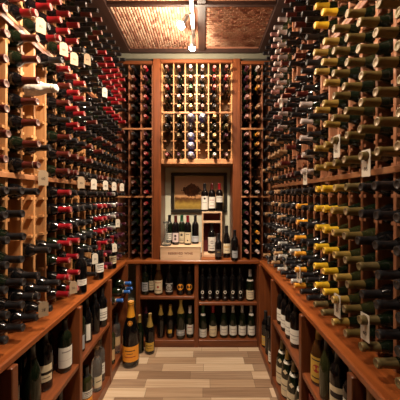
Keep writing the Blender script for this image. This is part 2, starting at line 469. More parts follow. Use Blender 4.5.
# door-jamb like posts that frame the niche
for x0, x1, s in ((-.508, -.428, 'left'), (.303, .381, 'right')):
    o = MB().bevbox(x0, x1, YFACE - .012, YB - .002, H(LEDGE), H(1.405), M['jamb'], .004).build('rack_post')
    tag(o, 'broad red-brown wooden post on the %s side of the back niche' % s, 'post')
# niche lining: back and sides painted pale
struct('trim_6', MB().box(-.427, .302, YB - .03, YB - .001, H(LEDGE), H(.33), M['plaster']))

# ------------------------------------------------------------------ counters and base cabinets
def counter(label, bx, m):
    o = MB().bevbox(*bx, m, .006).build('countertop'); tag(o, label, 'countertop'); return o
counter('varnished red-brown wooden counter running along the left wall', (-1.11, -.755, YF + .02, 2.64, H(LEDGE - .034), H(LEDGE)), M['topy'])
counter('varnished red-brown wooden counter running along the right wall', (.562, .92, YF + .02, 2.64, H(LEDGE - .034), H(LEDGE)), M['topy'])
counter('varnished red-brown wooden counter across the back wall under the crate', (-1.11, .92, 2.641, YB - .002, H(LEDGE - .034), H(LEDGE)), M['topx'])
CT = H(LEDGE - .034)

def base_side(label, xf, sgn, stiles, shelf_z):
    root = empty('base_cabinet', (xf, 0, 0)); tag(root, label, 'cabinet')
    def sp(a, b): return (min(a, b), max(a, b))
    D = .35
    for y in stiles:
        x0, x1 = sp(0, sgn * D)
        MB().bevbox(x0, x1, y - .018, y + .018, 0.0, CT - .0005, M['jamb'], .003).build('partition', root)
    for (ya, yb), z in zip(zip(stiles, stiles[1:]), shelf_z):
        if z:
            x0, x1 = sp(sgn * .006, sgn * D)
            MB().bevbox(x0, x1, ya + .0185, yb - .0185, z - .026, z, M['mahy'], .002).build('shelf', root)
        x0, x1 = sp(sgn * .004, sgn * D)
        MB().bevbox(x0, x1, ya + .0185, yb - .0185, 0.0, .07, M['mahy'], .002).build('bottom_board', root)
    x0, x1 = sp(sgn * (D + .0005), sgn * (D + .012))
    MB().box(x0, x1, stiles[0], stiles[-1], 0, CT - .0005, M['darkwood']).build('back_panel', root)
    return root
XFL, XFR = -.738, .548
STL = [-.95, -.1, .50, 1.05, 1.62, 2.15, 2.62]
SHL = [.5, .5, .5, .5, .5, .60]
STR = [-.95, -.1, .48, 1.0, 1.51, 2.15, 2.62]
SHR = [.52, .52, .52, .52, .52, None]
base_side('open red-brown base cabinet of bottle shelves along the left wall', XFL, -1, STL, SHL)
base_side('open red-brown base cabinet of bottle shelves along the right wall', XFR, 1, STR, SHR)
root = empty('base_cabinet', (-.09, 2.66, 0)); tag(root, 'open red-brown base cabinet with two bays of bottles under the back counter', 'cabinet')
for x in (-.65, -.065, .56):
    MB().bevbox(x + .09 - .02, x + .09 + .02, 0, .36, 0, CT - .0005, M['jamb'], .003).build('partition', root)
for x0, x1, z in ((-.63, -.085, .505), (-.045, .54, .445)):
    MB().bevbox(x0 + .0905, x1 + .0895, .004, .36, z - .026, z, M['mahx'], .002).build('shelf', root)
    MB().bevbox(x0 + .0905, x1 + .0895, .002, .36, 0, .07, M['mahx'], .002).build('bottom_board', root)
MB().box(-.56, .65, .361, .372, 0, CT - .0005, M['darkwood']).build('back_panel', root)

# ------------------------------------------------------------------ racked bottles
# the rack bottles that show largest; every other one goes into one mass
KEEP = set()
for side, sec, txt in (
    ('C', 'upper', '2.5 3.0'),
    ('EL', 'top', '0.0 2.0'),
    ('ER', 'top', '2.1'),
    ('L', 'lower', '0.2 0.3 0.6 0.7 0.8 0.10 1.2 1.6 1.7 1.9 2.1 2.2 2.6 2.7 2.8 2.11 3.1 3.2 3.4 3.5 3.6 3.7 3.8 3.9 4.2 4.3 4.6 4.7 4.9 4.10 5.1 5.2 5.3 5.4 5.5 5.6 5.7 6.2 6.3 6.4 6.6 6.7'),
    ('L', 'middle', '0.3 0.6 0.7 0.8 1.1 1.3 1.4 1.6 1.7 1.8 1.9 2.1 2.3 2.6 2.7 2.8 2.9 2.11 3.1 3.3 3.6 3.7 3.8 3.9 3.10 4.1 4.3 4.6 4.7 4.8 4.9 4.10 4.11 5.1 5.3 5.6 5.7 5.8 5.9 5.10 5.11 6.3 6.5 6.6 6.7 6.8 6.9 6.11'),
    ('L', 'upper', '0.3 0.4 0.5 0.6 0.8 0.9 0.10 0.11 1.4 1.5 1.6 1.7 1.8 2.5 2.6 2.7 2.8 2.9 3.7 3.8 3.9 3.10 4.8 4.9 4.10 5.10'),
    ('R', 'lower', '0.2 0.3 0.4 0.5 0.6 0.8 1.2 1.3 1.4 1.5 1.6 1.7 2.2 2.3 2.4 2.5 2.6 2.7 2.8 2.9 3.2 3.3 3.4 3.5 3.6 3.7 3.8 3.9 3.10 4.2 4.3 4.4 4.5 4.6 4.7 4.8 4.9 4.10 5.2 5.3 5.4 5.5 5.6 5.7 5.8 5.9 5.10 5.11 6.2 6.3 6.4 6.5 6.6 6.7 6.8 6.9 6.10'),
    ('R', 'middle', '0.2 0.3 0.4 0.5 0.6 0.7 0.9 1.2 1.3 1.4 1.5 1.6 1.7 1.8 1.13 2.2 2.3 2.4 2.5 2.6 2.8 2.9 2.10 2.12 3.2 3.3 3.4 3.5 3.6 3.7 3.8 3.9 3.11 3.13 4.2 4.3 4.4 4.5 4.6 4.8 4.9 4.10 4.11 4.13 5.2 5.3 5.4 5.5 5.6 5.7 5.9 5.10 5.11 6.4 6.5 6.6 6.7 6.8 6.9 6.10 6.11 6.12'),
    ('R', 'upper', '0.6 0.7 0.8 0.9 0.10 0.11 0.14 1.7 1.8 1.9 1.14 2.8 2.9 2.10 2.11 2.12 2.13 2.14 3.10 3.11 4.11 5.15'),
):
    KEEP.update((side, sec, *map(int, t.split('.'))) for t in txt.split())
ORD = ['first', 'second', 'third', 'fourth', 'fifth', 'sixth', 'seventh', 'eighth', 'ninth', 'tenth', 'eleventh', 'twelfth', 'thirteenth',
       'fourteenth', 'fifteenth', 'sixteenth', 'seventeenth', 'eighteenth', 'nineteenth', 'twentieth']
ROT = {'L': Matrix.Rotation(PI / 2, 4, 'Y'), 'R': Matrix.Rotation(-PI / 2, 4, 'Y'), 'B': Matrix.Rotation(PI / 2, 4, 'X')}
rest = MB()
SLOT = {}          # slot key -> (matrix, tip point)
def rack_bottle(key, tip, side, shape, glass, cap, label, group, outside=False):
    ln = SHAPES[shape][-1][1] + .0022
    d = {'L': Vector((1, 0, 0)), 'R': Vector((-1, 0, 0)), 'B': Vector((0, -1, 0))}[side]
    base = Vector(tip) - d * ln
    m4 = Matrix.Translation(base) @ ROT[side] @ Matrix.Rotation(random.random() * 6.28, 4, 'Z')
    SLOT[key] = (m4, Vector(tip))
    if outside or (KEEP is not None and key not in KEEP):
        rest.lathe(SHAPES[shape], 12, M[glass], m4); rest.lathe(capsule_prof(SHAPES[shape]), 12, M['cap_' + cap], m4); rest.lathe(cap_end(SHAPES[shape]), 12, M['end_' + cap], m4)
        return
    o = link('wine_bottle', body_mesh(shape, glass)); o.matrix_world = m4
    tag(o, label, 'bottle', group)
    link('capsule', cap_mesh(shape, cap), o)

CW = {'plum': 'plum-capped', 'olive': 'olive-gold-capped', 'tan': 'tan-capped', 'bronze': 'bronze-capped'}
def word(c): return CW.get(c, c + '-capped')
RB = random.Random(21)
def left_cap(sec, r, c):
    # r counts from the rail outwards, c is the column index
    p = RB.random()
    if sec == 'upper':
        if c <= 6: return 'red' if not (c == 4 and r == 0) else 'black'
        if c == 7: return 'red' if r < 3 else 'black'
        if c <= 11: return 'black' if p > .12 else 'maroon'
        if c >= 12: return 'black' if (r < 1 and p < .6) else ('crimson' if r < 4 else 'black')
    if sec == 'middle':
        if c <= 1: return 'maroon'
        if c == 2: return None
        if c == 3: return 'maroon'
        if c == 4: return {1: 'black', 4: 'TISSUE'}.get(r)
        if c == 5: return 'black' if r in (6,) else None
        if c == 6: return 'red' if r in (6,) else ('black' if r in (3,) and p < .5 else 'maroon')
        if c in (7, 8): return 'red' if r >= 3 else ('maroon' if p < .6 else 'black')
        if c <= 12: return 'black' if p > .2 else ('maroon' if p > .1 else None)
        return 'crimson' if r >= 6 else ('maroon' if p < .2 else 'black')
    if c <= 2: return 'black'
    if c == 3: return 'black' if r in (4, 5, 6) else (None if r != 0 else 'black')
    if c in (4, 5): return None if r < 3 else ('black' if p < .75 else None)
    if c == 6: return 'crimson'
    if c == 7: return 'crimson' if r >= 3 else 'black'
    if c <= 10: return 'black' if p > .1 else None
    if c in (11, 12): return 'crimson' if r >= 1 else 'black'
    if c in (13, 14): return 'silver' if c == 14 else 'plum'
    return 'plum' if p > .35 else 'black'
def right_cap(sec, r, c):
    p = RB.random()
    if sec == 'upper':
        if c <= 5: return 'olive'
        if c in (6, 7): return 'yellow'
        if c in (8, 9): return 'black'
        if c <= 13: return None if p < .45 else ('maroon' if p < .6 else 'black')
        if c in (14, 15): return 'white'
        return 'pink' if c == 16 else 'black'
    if sec == 'middle':
        if c <= 5: return 'bronze' if c <= 1 and p < .4 else 'olive'
        if c in (6, 7): return 'gold' if not (c == 7 and r in (2, 4)) else None
        if c == 8: return 'black' if p > .25 else None
        if c == 9: return 'white' if r <= 4 else 'black'
        if c <= 13: return 'maroon' if p < .45 else ('black' if p < .8 else None)
        if c in (14, 15): return ('tan' if p < .55 else 'black') if r < 4 else ('white' if c == 14 else 'pink')
        return 'black' if p > .2 else 'tan'
    if c <= 2: return 'black' if r < 6 else 'bronze'
    if c == 3: return 'black' if r in (0, 1, 2, 4) else 'bronze'
    if c == 4: return 'bronze' if r == 0 else 'olive'
    if c == 5: return 'gold'
    if c in (6, 7): return 'yellow' if r < 6 else 'bronze'
    if c in (8, 9): return 'black'
    if c == 10: return 'orange' if r else 'black'
    if c in (11, 12): return 'silver' if p < .2 else 'black'
    if c in (13, 14): return 'tan' if p > .75 else ('silver' if c == 14 else 'black')
    return 'tan' if p < .3 else 'black'

FREE_L = {('lower', r, c) for r in (4, 5, 6) for c in (8, 11, 14)}     # room for the bottles standing on the counter
def do_side(side, cols, rows, capf, tipx, wallname, n_out):
    for sec, hs in rows.items():
        for r, h in enumerate(hs):
            for c, yc in enumerate(cols):
                cap = capf(sec, r, c); out = c < n_out
                j = RB.uniform(-.010, .006); q = RB.random()
                if side == 'L' and (sec, r, c) in FREE_L: continue
                if cap is None: continue
                if cap == 'TISSUE':
                    m4 = Matrix.Translation((tipx + .03 - .30, yc, H(h) + .0045)) @ ROT['L']
                    SLOT[('L', sec, r, c)] = (m4, Vector((tipx + .03, yc, H(h))))
                    ob = MB().lathe([(0, 0), (.034, .001), (.0385, .01), (.039, .12), (.0375, .185), (.036, .205), (.033, .222), (.027, .236), (.0235, .245), (.022, .262), (.0205, .278), (.0175, .284), (.0195, .292), (.019, .300), (.010, .306), (0, .306)], 20, M['tissue']).build('wrapped_bottle')
                    ob.matrix_world = m4
                    tag(ob, 'bottle wrapped in white tissue paper sticking far out of the left rack', 'bottle')
                    tw = MB().lathe([(.0205, .276), (.0225, .281), (.0205, .286)], 16, M['string']).build('tie', ob)
                    continue
                tip = (tipx + (j if side == 'L' else -j), yc, H(h))
                shape = 'bordeaux' if side == 'L' or cap in ('black', 'silver', 'maroon', 'white') else 'burgundy'
                if shape == 'burgundy': tip = (tip[0], tip[1], tip[2] + .0034)
                glass = 'glass_black' if side == 'L' or cap in ('black', 'maroon') else ('glass_olive' if q < .3 else 'glass_green')
                if side == 'L' and q > .7: glass = 'glass_green'
                where = {'upper': '%s row above upper rail', 'middle': '%s row above middle rail', 'lower': '%s row below middle rail'}[sec] % ORD[r]
                lab = '%s bottle in %s rack, %s, %s column from near end' % (word(cap), wallname, where, ORD[c - n_out])
                rack_bottle((side, sec, r, c), tip, side, shape, glass, cap, lab, 'bottles in the %s rack' % wallname, out)
do_side('L', PITCH_L, ROWS_L, left_cap, -0.772, 'left wall', 1)
do_side('R', PITCH_R, ROWS_R, right_cap, 0.590, 'right wall', 1)

# middle back rack
BLUEP = [(0, 0), (.034, .001), (.0365, .01), (.0372, .17), (.0368, .20), (.035, .222), (.032, .24), (.0345, .258), (.029, .275), (.023, .288), (.014, .294), (0, .294)]
CC = [(a + b) / 2 for a, b in zip(CX, CX[1:])]
CAPC_ROWS = {'upper': ['maroon maroon white white crimson maroon', 'black black pink white crimson crimson', 'crimson black green black crimson maroon',
                       'maroon pink gold maroon black -', '- gold gold maroon black -'],
             'lower': ['black bronze B B gold black', 'black black black bronze black bronze', '- bronze B white gold plum', '- - B - bronze -', 'crimson plum B - silver maroon']}
for sec, hs in ROWS_C.items():
    for r, h in enumerate(hs):
        for c, cap in enumerate(CAPC_ROWS[sec][r].split()):
            if cap == '-': continue
            tip = (CC[c], YFACE - .085 + RB.uniform(-.008, .008), H(h))
            if cap == 'B':
                m4 = Matrix.Translation((tip[0], tip[1] + .30, tip[2])) @ ROT['B']
                ob = MB().lathe(BLUEP, 14, M['bluetissue']).build('wrapped_bottle')
                ob.matrix_world = m4
                SLOT[('C', sec, r, c)] = (m4, Vector(tip))
                tag(ob, 'blue-wrapped bottle in back middle rack, %s row below %s, %s column' % (ORD[r], 'its top' if sec == 'upper' else 'its rail', ORD[c]), 'bottle', 'blue wrapped bottles')
                MB().lathe([(.0245, .2875), (.018, .296), (.012, .302), (.006, .2985), (0, .297)], 12, M['cap_silver']).build('twist', ob)
                continue
            lab = '%s bottle end in back middle rack, %s row below %s, %s column' % (word(cap), ORD[r], 'its top' if sec == 'upper' else 'its rail', ORD[c])
            rack_bottle(('C', sec, r, c), tip, 'B', 'bordeaux', 'glass_black' if RB.random() < .6 else 'glass_green', cap, lab, 'bottle ends in the back middle rack')
for side, cols, nm in (('EL', COLS_EL, 'left'), ('ER', COLS_ER, 'right')):
    for sec, hs in ROWS_E.items():
        for r, h in enumerate(hs):
            for c, x in enumerate(cols):
                p = RB.random()
                if p < .06: continue
                if side == 'EL': cap = ('crimson' if p < .5 else 'plum') if c == 1 else ('black' if p < .6 else 'maroon')
                else: cap = ('plum' if p < .5 else 'pink') if c == 0 else ('white' if p < .45 else ('tan' if p < .7 else 'orange'))
                place = {'top': 'below top', 'middle': 'below upper rail', 'bottom': 'below lower rail'}[sec]
                lab = '%s bottle end, %s corner rack, %s row %s, column by %s' % (word(cap), nm, ORD[r], place, 'niche post' if (side == 'EL') == (c == 1) else 'corner')
                rack_bottle((side, sec, r, c), (x, YFACE - .075 + RB.uniform(-.008, .008), H(h)), 'B', 'bordeaux', 'glass_black' if RB.random() < .6 else 'glass_green', cap, lab, 'bottle ends in the corner racks')
if rest.v:
    o = rest.build('racked_wine_bottles'); o['kind'] = 'stuff'
    tag(o, 'the many small dark bottles filling the farther and deeper rack slots', 'bottles', None, 'stuff')

# ------------------------------------------------------------------ price tags on the rack bottles
def text_obj(name, s, size, m, parent, loc, rot, depth=.0003, space=1.0, bold=0.0):
    cu = bpy.data.curves.new(name, 'FONT'); cu.body = s; cu.size = size; cu.align_x = 'CENTER'; cu.align_y = 'CENTER'
    cu.extrude = depth; cu.space_character = space; cu.materials.append(m); cu.offset = bold
    f = bpy.data.objects.new(name + '_outline', cu); COL.objects.link(f)
    me = bpy.data.meshes.new_from_object(f.evaluated_get(bpy.context.evaluated_depsgraph_get()))
    bpy.data.objects.remove(f); bpy.data.curves.remove(cu)
    if not me.materials: me.materials.append(m)
    o = link(name, me, parent); o.location = loc; o.rotation_euler = rot
    return o
def price_tag(key, w, h, drop, m, ang, label, txt='80', group='price tags on the bottle necks'):
    m4, tip = SLOT[key]
    side = key[0]; d = Vector((1, 0, 0)) if side == 'L' else Vector((-1, 0, 0))
    neck = tip - d * .018
    c = tip + d * .021 + Vector((0, 0, -drop - h / 2))
    o = MB().prism([(-w / 2, -h / 2), (w / 2, -h / 2), (w / 2, h / 2 - w * .3), (w * .22, h / 2), (-w * .22, h / 2), (-w / 2, h / 2 - w * .3)], -.0007, .0007, m).build('price_tag')
    o.location = c; o.rotation_euler = (0, 0, ang)
    tag(o, label, 'price tag', group)
    inv = (Matrix.Translation(c) @ Matrix.Rotation(ang, 4, 'Z')).inverted()
    loop = []
    top = Vector((0, -.002, h / 2 - .006))
    for k in range(0, 9):
        a = -PI * .9 + (PI * 1.8) * k / 8
        loop.append(inv @ (neck + Vector((0, math.sin(a) * .021, 0)) + Vector((0, 0, math.cos(a) * .021))))
    MB().tube([top] + loop + [top + Vector((.0008, .0005, 0))], .0007, M['string'], 5).build('string', o)
    text_obj('price_figure', txt, w * .42, M['ink'], o, (0, -.0009, -h * .06), (PI / 2, 0, 0))
    return o
def neck_tag(key, w, label, txt, bot=-.078):
    # a card with a hole that slips over the neck and hangs below it
    m4, tip = SLOT[key]
    mb = MB(); R = .0182; n = 20; th = .0006; top = .024
    inner, outer = [], []
    for i in range(n):
        a = 2 * PI * i / n + PI / n
        inner.append((R * math.cos(a), R * math.sin(a)))
        k = min(w / 2 / max(abs(math.cos(a)), 1e-6), top / max(abs(math.sin(a)), 1e-6))
        outer.append((k * math.cos(a), k * math.sin(a)))
    for y in (-th, th): mb.v += [(a, y, b) for a, b in inner + outer]
    for i in range(n):
        j = (i + 1) % n; N2 = 2 * n
        mb.face((i, j, n + j, n + i), M['tagw']); mb.face((N2 + j, N2 + i, N2 + n + i, N2 + n + j), M['tagw'])
        mb.face((n + i, n + j, N2 + n + j, N2 + n + i), M['tagw']); mb.face((j, i, N2 + i, N2 + j), M['tagw'])
    mb.box(-w / 2, w / 2, -th, th, bot, -top + .0005, M['tagw'])
    o = mb.build('price_tag'); o.location = tip + Vector((.022, 0, 0)); o.rotation_euler = (0, 0, -PI / 2 + .12)
    tag(o, label, 'price tag', 'price tags on the bottle necks')
    text_obj('price_figure', txt, .020, M['ink'], o, (0, -th - .0004, -.05), (PI / 2, 0, 0))
    return o
TL = [(('L', 'upper', 0, 3), 'kraft price tag nearest the doorway on the upper rail of the left rack'),
      (('L', 'upper', 0, 5), 'kraft price tag second from the doorway on the upper rail of the left rack'),
      (('L', 'upper', 0, 6), 'kraft price tag third from the doorway on the upper rail of the left rack'),
      (('L', 'upper', 1, 8), 'kraft price tag high among black-capped bottles above the left upper rail'),
      (('L', 'upper', 0, 11), 'pale price tag farthest along the upper rail of the left rack'),
      (('L', 'middle', 0, 3), 'dim kraft price tag nearest the doorway on the left middle rail'),
      (('L', 'middle', 0, 7), 'price tag second from the doorway on the left middle rail'),
      (('L', 'middle', 0, 9), 'price tag third from the doorway on the left middle rail'),
      (('L', 'middle', 0, 11), 'price tag fourth from the doorway on the left middle rail'),
      (('L', 'middle', 0, 13), 'price tag fifth from the doorway on the left middle rail'),
      (('L', 'middle', 0, 15), 'price tag farthest along the left middle rail near the corner'),
      (('L', 'lower', 2, 14), 'kraft price tag under silver-capped bottles low in the left rack'),
      (('L', 'lower', 5, 6), 'kraft price tag under a red-capped bottle just above the left counter'),
      (('L', 'lower', 5, 3), 'dim kraft price tag nearest the doorway above the left counter'),
      (('L', 'lower', 4, 9), 'kraft price tag halfway along above the left counter'),
      (('L', 'lower', 4, 13), 'small price tag above the far end of the left counter')]
TXT = ['80', '80', '45', '80', '65', '60', '85', '60', '80', '40', '75', '35', '30', '28', '50', '45']
for (k, lab), t in zip(TL, TXT):
    if k in SLOT:
        pale = k[3] > 8
        price_tag(k, .042 if k[3] < 9 else .040, .072, .024, M['tagw' if pale else 'tag'], .75, lab, t)
TR = [(('R', 'middle', 0, 3), 'large white price tag over the right middle rail under a gold capsule'),
      (('R', 'middle', 1, 5), 'white price tag on a gold neck above the right middle rail'),
      (('R', 'middle', 0, 9), 'white price tag under a white capsule by the right middle rail'),
      (('R', 'lower', 5, 3), 'white price tag curling on a dark neck just above the right counter'),
      (('R', 'lower', 5, 5), 'white price tag on a gold neck just above the right counter'),
      (('R', 'lower', 5, 10), 'small white price tag far along the right counter by orange capsules'),
      (('R', 'lower', 5, 13), 'cream neck tag low at the far end of the right rack, nearer the doorway'),
      (('R', 'lower', 5, 16), 'cream neck tag low at the far end of the right rack, towards the corner'),
      (('R', 'lower', 6, 18), 'cream neck tag in the far corner of the right rack, almost touching the counter'),
      (('R', 'middle', 6, 14), 'small white price tag near the upper rail far in the right rack')]
for (k, lab), t in zip(TR, ['95', '80', '70', '60', '55', '40', '35', '30', '32', '45']):
    if k in SLOT: neck_tag(k, .046, lab, t, -.078 if k[2] < 6 else -.052)

# ------------------------------------------------------------------ standing bottles
def bottle(name, shape, glass, cap, x, y, z, label, cat='bottle', group=None, labs=(), s=1.0, sz=None, yaw=None, capstart=None, extra=None):
    """labs: (z0, z1, half width angle, material, marks) ; bottle turned so that its label faces the aisle."""
    o = link(name, body_mesh(shape, glass)); o.location = (x, y, z); o.scale = (s, s, sz or s)
    o.rotation_euler = (0, 0, (math.atan2(-x, y) if False else 0) if yaw is None else yaw)
    tag(o, label, cat, group)
    if cap: link('capsule', cap_mesh(shape, cap, capstart), o)
    R = max(r for r, _ in SHAPES[shape]) + .0006
    for z0, z1, a, m, marks in labs:
        mb = MB().patch(R, z0, z1, -a, a, M[m], 14)
        hgt = z1 - z0
        for kind, *q in marks:
            if kind == 'line': mb.patch(R + .0004, z0 + hgt * q[0], z0 + hgt * (q[0] + q[1]), -a * q[2], a * q[2], M[q[3]], 8)
            if kind == 'disc': mb.disc_patch(R + .0004, z0 + hgt * q[0], q[1], M[q[2]])
            if kind == 'ring': mb.ring_patch(R + .0004, z0 + hgt * q[0], q[1], q[2], M[q[3]])
        mb.build('paper_label', o)
    if extra: extra(o, R)
    return o
LN = lambda m='ink': (('line', .70, .10, .62, m), ('line', .50, .06, .5, m), ('line', .22, .05, .55, m))
PX = lambda px, y: (px - 203) * y / F
TOP = H(LEDGE)
# on the crate
CRATE_T = TOP + .136
cr = empty('wine_crate', (-.225, 2.79, TOP)); tag(cr, 'pale wooden wine crate with burnt lettering on the back counter', 'crate')
def panel(nm, *b): return MB().bevbox(*b, M['pine'], .0015).build(nm, cr)
panel('front_panel', -.20, .20, -.135, -.121, 0, .128); panel('back_panel', -.20, .20, .121, .135, 0, .128)
panel('side_panel', -.20, -.188, -.1205, .1205, 0, .128); panel('side_panel', .188, .20, -.1205, .1205, 0, .128)
panel('lid', -.203, .203, -.139, .139, .1285, .136); panel('bottom_panel', -.187, .187, -.1205, .1205, 0, .008)
for sx in (-1, 1):
    mb = MB()
    for k in range(5):
        mb.box(sx * .2006 - .0004, sx * .2006 + .0004, -.1345, -.1215, .008 + k * .025, .020 + k * .025, M['brandink'])
    mb.build('finger_joint', cr)
text_obj('lettering', 'RESERVED WINE', .030, M['brandink'], cr, (0, -.1354, .068), (PI / 2, 0, 0), .0002, 1.12, .0012)
text_obj('lettering', 'A\u2022V\u2022A', .014, M['brandink'], cr, (0, -.1354, .036), (PI / 2, 0, 0), .0002, 1.1)
g = 'bottles standing on the wine crate'
bottle('wine_bottle', 'bordeaux', 'glass_green', 'black', PX(169.5, 2.845), 2.845, CRATE_T, 'bottle with plain white label standing on crate right of the decanter', group=g, labs=[(.04, .115, 1.0, 'paper', LN())])
bottle('wine_bottle', 'bordeaux', 'glass_black', 'maroon', PX(175.6, 2.775), 2.775, CRATE_T, 'bottle on crate whose pinkish label has a black hourglass mark', group=g,
       labs=[(.03, .125, 1.0, 'pinkpaper', (('disc', .33, .013, 'ink'), ('disc', .67, .013, 'ink')))])
bottle('wine_bottle', 'bordeaux', 'glass_green', 'green', PX(181.8, 2.85), 2.85, CRATE_T, 'bottle on crate whose cream label bears a round black seal', group=g,
       labs=[(.015, .125, 1.1, 'cream', (('disc', .74, .014, 'ink'), ('line', .3, .05, .5, 'ink'), ('line', .15, .05, .5, 'ink')))])
bottle('wine_bottle', 'bordeaux', 'glass_black', 'crimson', PX(187.8, 2.775), 2.775, CRATE_T, 'bottle on crate with red capsule and tall cream label with small dark mark', group=g,
       labs=[(.02, .13, 1.0, 'cream', (('line', .8, .05, .5, 'ink'), ('disc', .25, .008, 'ink')))])
bottle('wine_bottle', 'bordeaux', 'glass_black', 'black', PX(195.3, 2.83), 2.83, CRATE_T, 'dark bottle at the niche-middle end of crate with low pale blue label', group=g, labs=[(.025, .085, 1.2, 'bluegrey', LN('greyink'))])
# decanter
de = MB().lathe([(0, .004), (.040, 0), (.049, .004), (.051, .012), (.047, .026), (.036, .055), (.024, .085), (.0165, .115), (.0155, .17), (.020, .20), (.031, .235), (.034, .245), (.032, .245), (.0185, .20), (.0140, .17), (.0150, .115), (.022, .086), (.034, .057), (.044, .028), (.047, .014), (.035, .009), (0, .011)], 24, M['glass_clear']).build('decanter')
de.location = (-.373, 2.712, CRATE_T); tag(de, 'clear glass decanter with narrow neck and flared foot on the crate', 'decanter')
# tall wooden presentation box
BX = (PX(201.9, 2.80), PX(222.2, 2.80)); bx = empty('presentation_box', ((BX[0] + BX[1]) / 2, 2.80, TOP))
tag(bx, 'tall open-fronted pine presentation box holding one bottle on the back counter', 'box')
W = (BX[1] - BX[0]) / 2; BH = .475
def pb(nm, *b, m='pinez'): return MB().bevbox(*b, M[m], .002).build(nm, bx)
pb('side_panel', -W, -W + .016, 0, .15, 0, BH - .0165); pb('side_panel', W - .016, W, 0, .15, 0, BH - .0165)
pb('top_panel', -W, W, 0, .15, BH - .016, BH, m='pine'); pb('bottom_panel', -W + .0165, W - .0165, 0, .14, 0, .03, m='pine')
pb('crossbar', -W + .0165, W - .0165, .002, .10, BH - .118, BH - .098, m='pine')
pb('back_panel', -W + .0165, W - .0165, .141, .149, .001, BH - .017, m='velvet')
bottle('magnum_bottle', 'bordeaux', 'glass_black', 'black', bx.location.x, 2.855, TOP + .0305, 'dark magnum with white picture label standing inside the pine presentation box', s=1.18, sz=1.07,
       labs=[(.03, .165, 1.15, 'paper', (('disc', .62, .018, 'greyink'), ('line', .34, .03, .9, 'ink'), ('line', .14, .08, .5, 'greyink')))])
g = 'bottles on top of the presentation box'
ZT = TOP + BH
bottle('wine_bottle', 'bordeaux', 'glass_black', 'black', PX(204.3, 2.87) + .004, 2.87, ZT, 'bottle atop presentation box with tall white label and black round mark', group=g, labs=[(.02, .165, 1.2, 'paper', (('disc', .82, .012, 'ink'), ('line', .5, .04, .5, 'greyink')))])
bottle('wine_bottle', 'bordeaux', 'glass_black', 'maroon', PX(211.6, 2.87) + .004, 2.87, ZT, 'middle bottle atop presentation box, white label with faint red marks', group=g, labs=[(.035, .155, 1.2, 'paper', (('line', .7, .04, .6, 'redink'), ('line', .5, .03, .4, 'greyink'), ('line', .2, .04, .5, 'redink')))])
bottle('wine_bottle', 'bordeaux', 'glass_black', 'crimson', PX(219.5, 2.87) - .002, 2.87, ZT, 'red-capped bottle atop presentation box with short white label', group=g, labs=[(.10, .165, 1.2, 'paper', LN('greyink'))])
g = 'bottles in front of the presentation box'
bottle('wine_bottle', 'half', 'glass_black', 'black', PX(218.4, 2.70), 2.70, TOP, 'short dark bottle in front of the presentation box, no clear label', group=g, labs=[(.03, .10, 1.0, 'ink', (('line', .6, .05, .5, 'goldink'),))], s=1.08)
bottle('wine_bottle', 'burgundy', 'glass_black', 'black', PX(226.6, 2.79), 2.79, TOP, 'dark bottle with cream label beside the presentation box', group=g, labs=[(.045, .135, 1.1, 'cream', (('line', .6, .12, .7, 'goldink'), ('line', .3, .04, .5, 'ink')))], sz=1.1)
bottle('wine_bottle', 'bordeaux', 'glass_black', 'black', PX(234.6, 2.665), 2.665, TOP, 'dark bottle standing on counter against the right niche post', group=g, labs=[(.03, .10, .8, 'greypaper', (('line', .6, .06, .5, 'ink'),))])

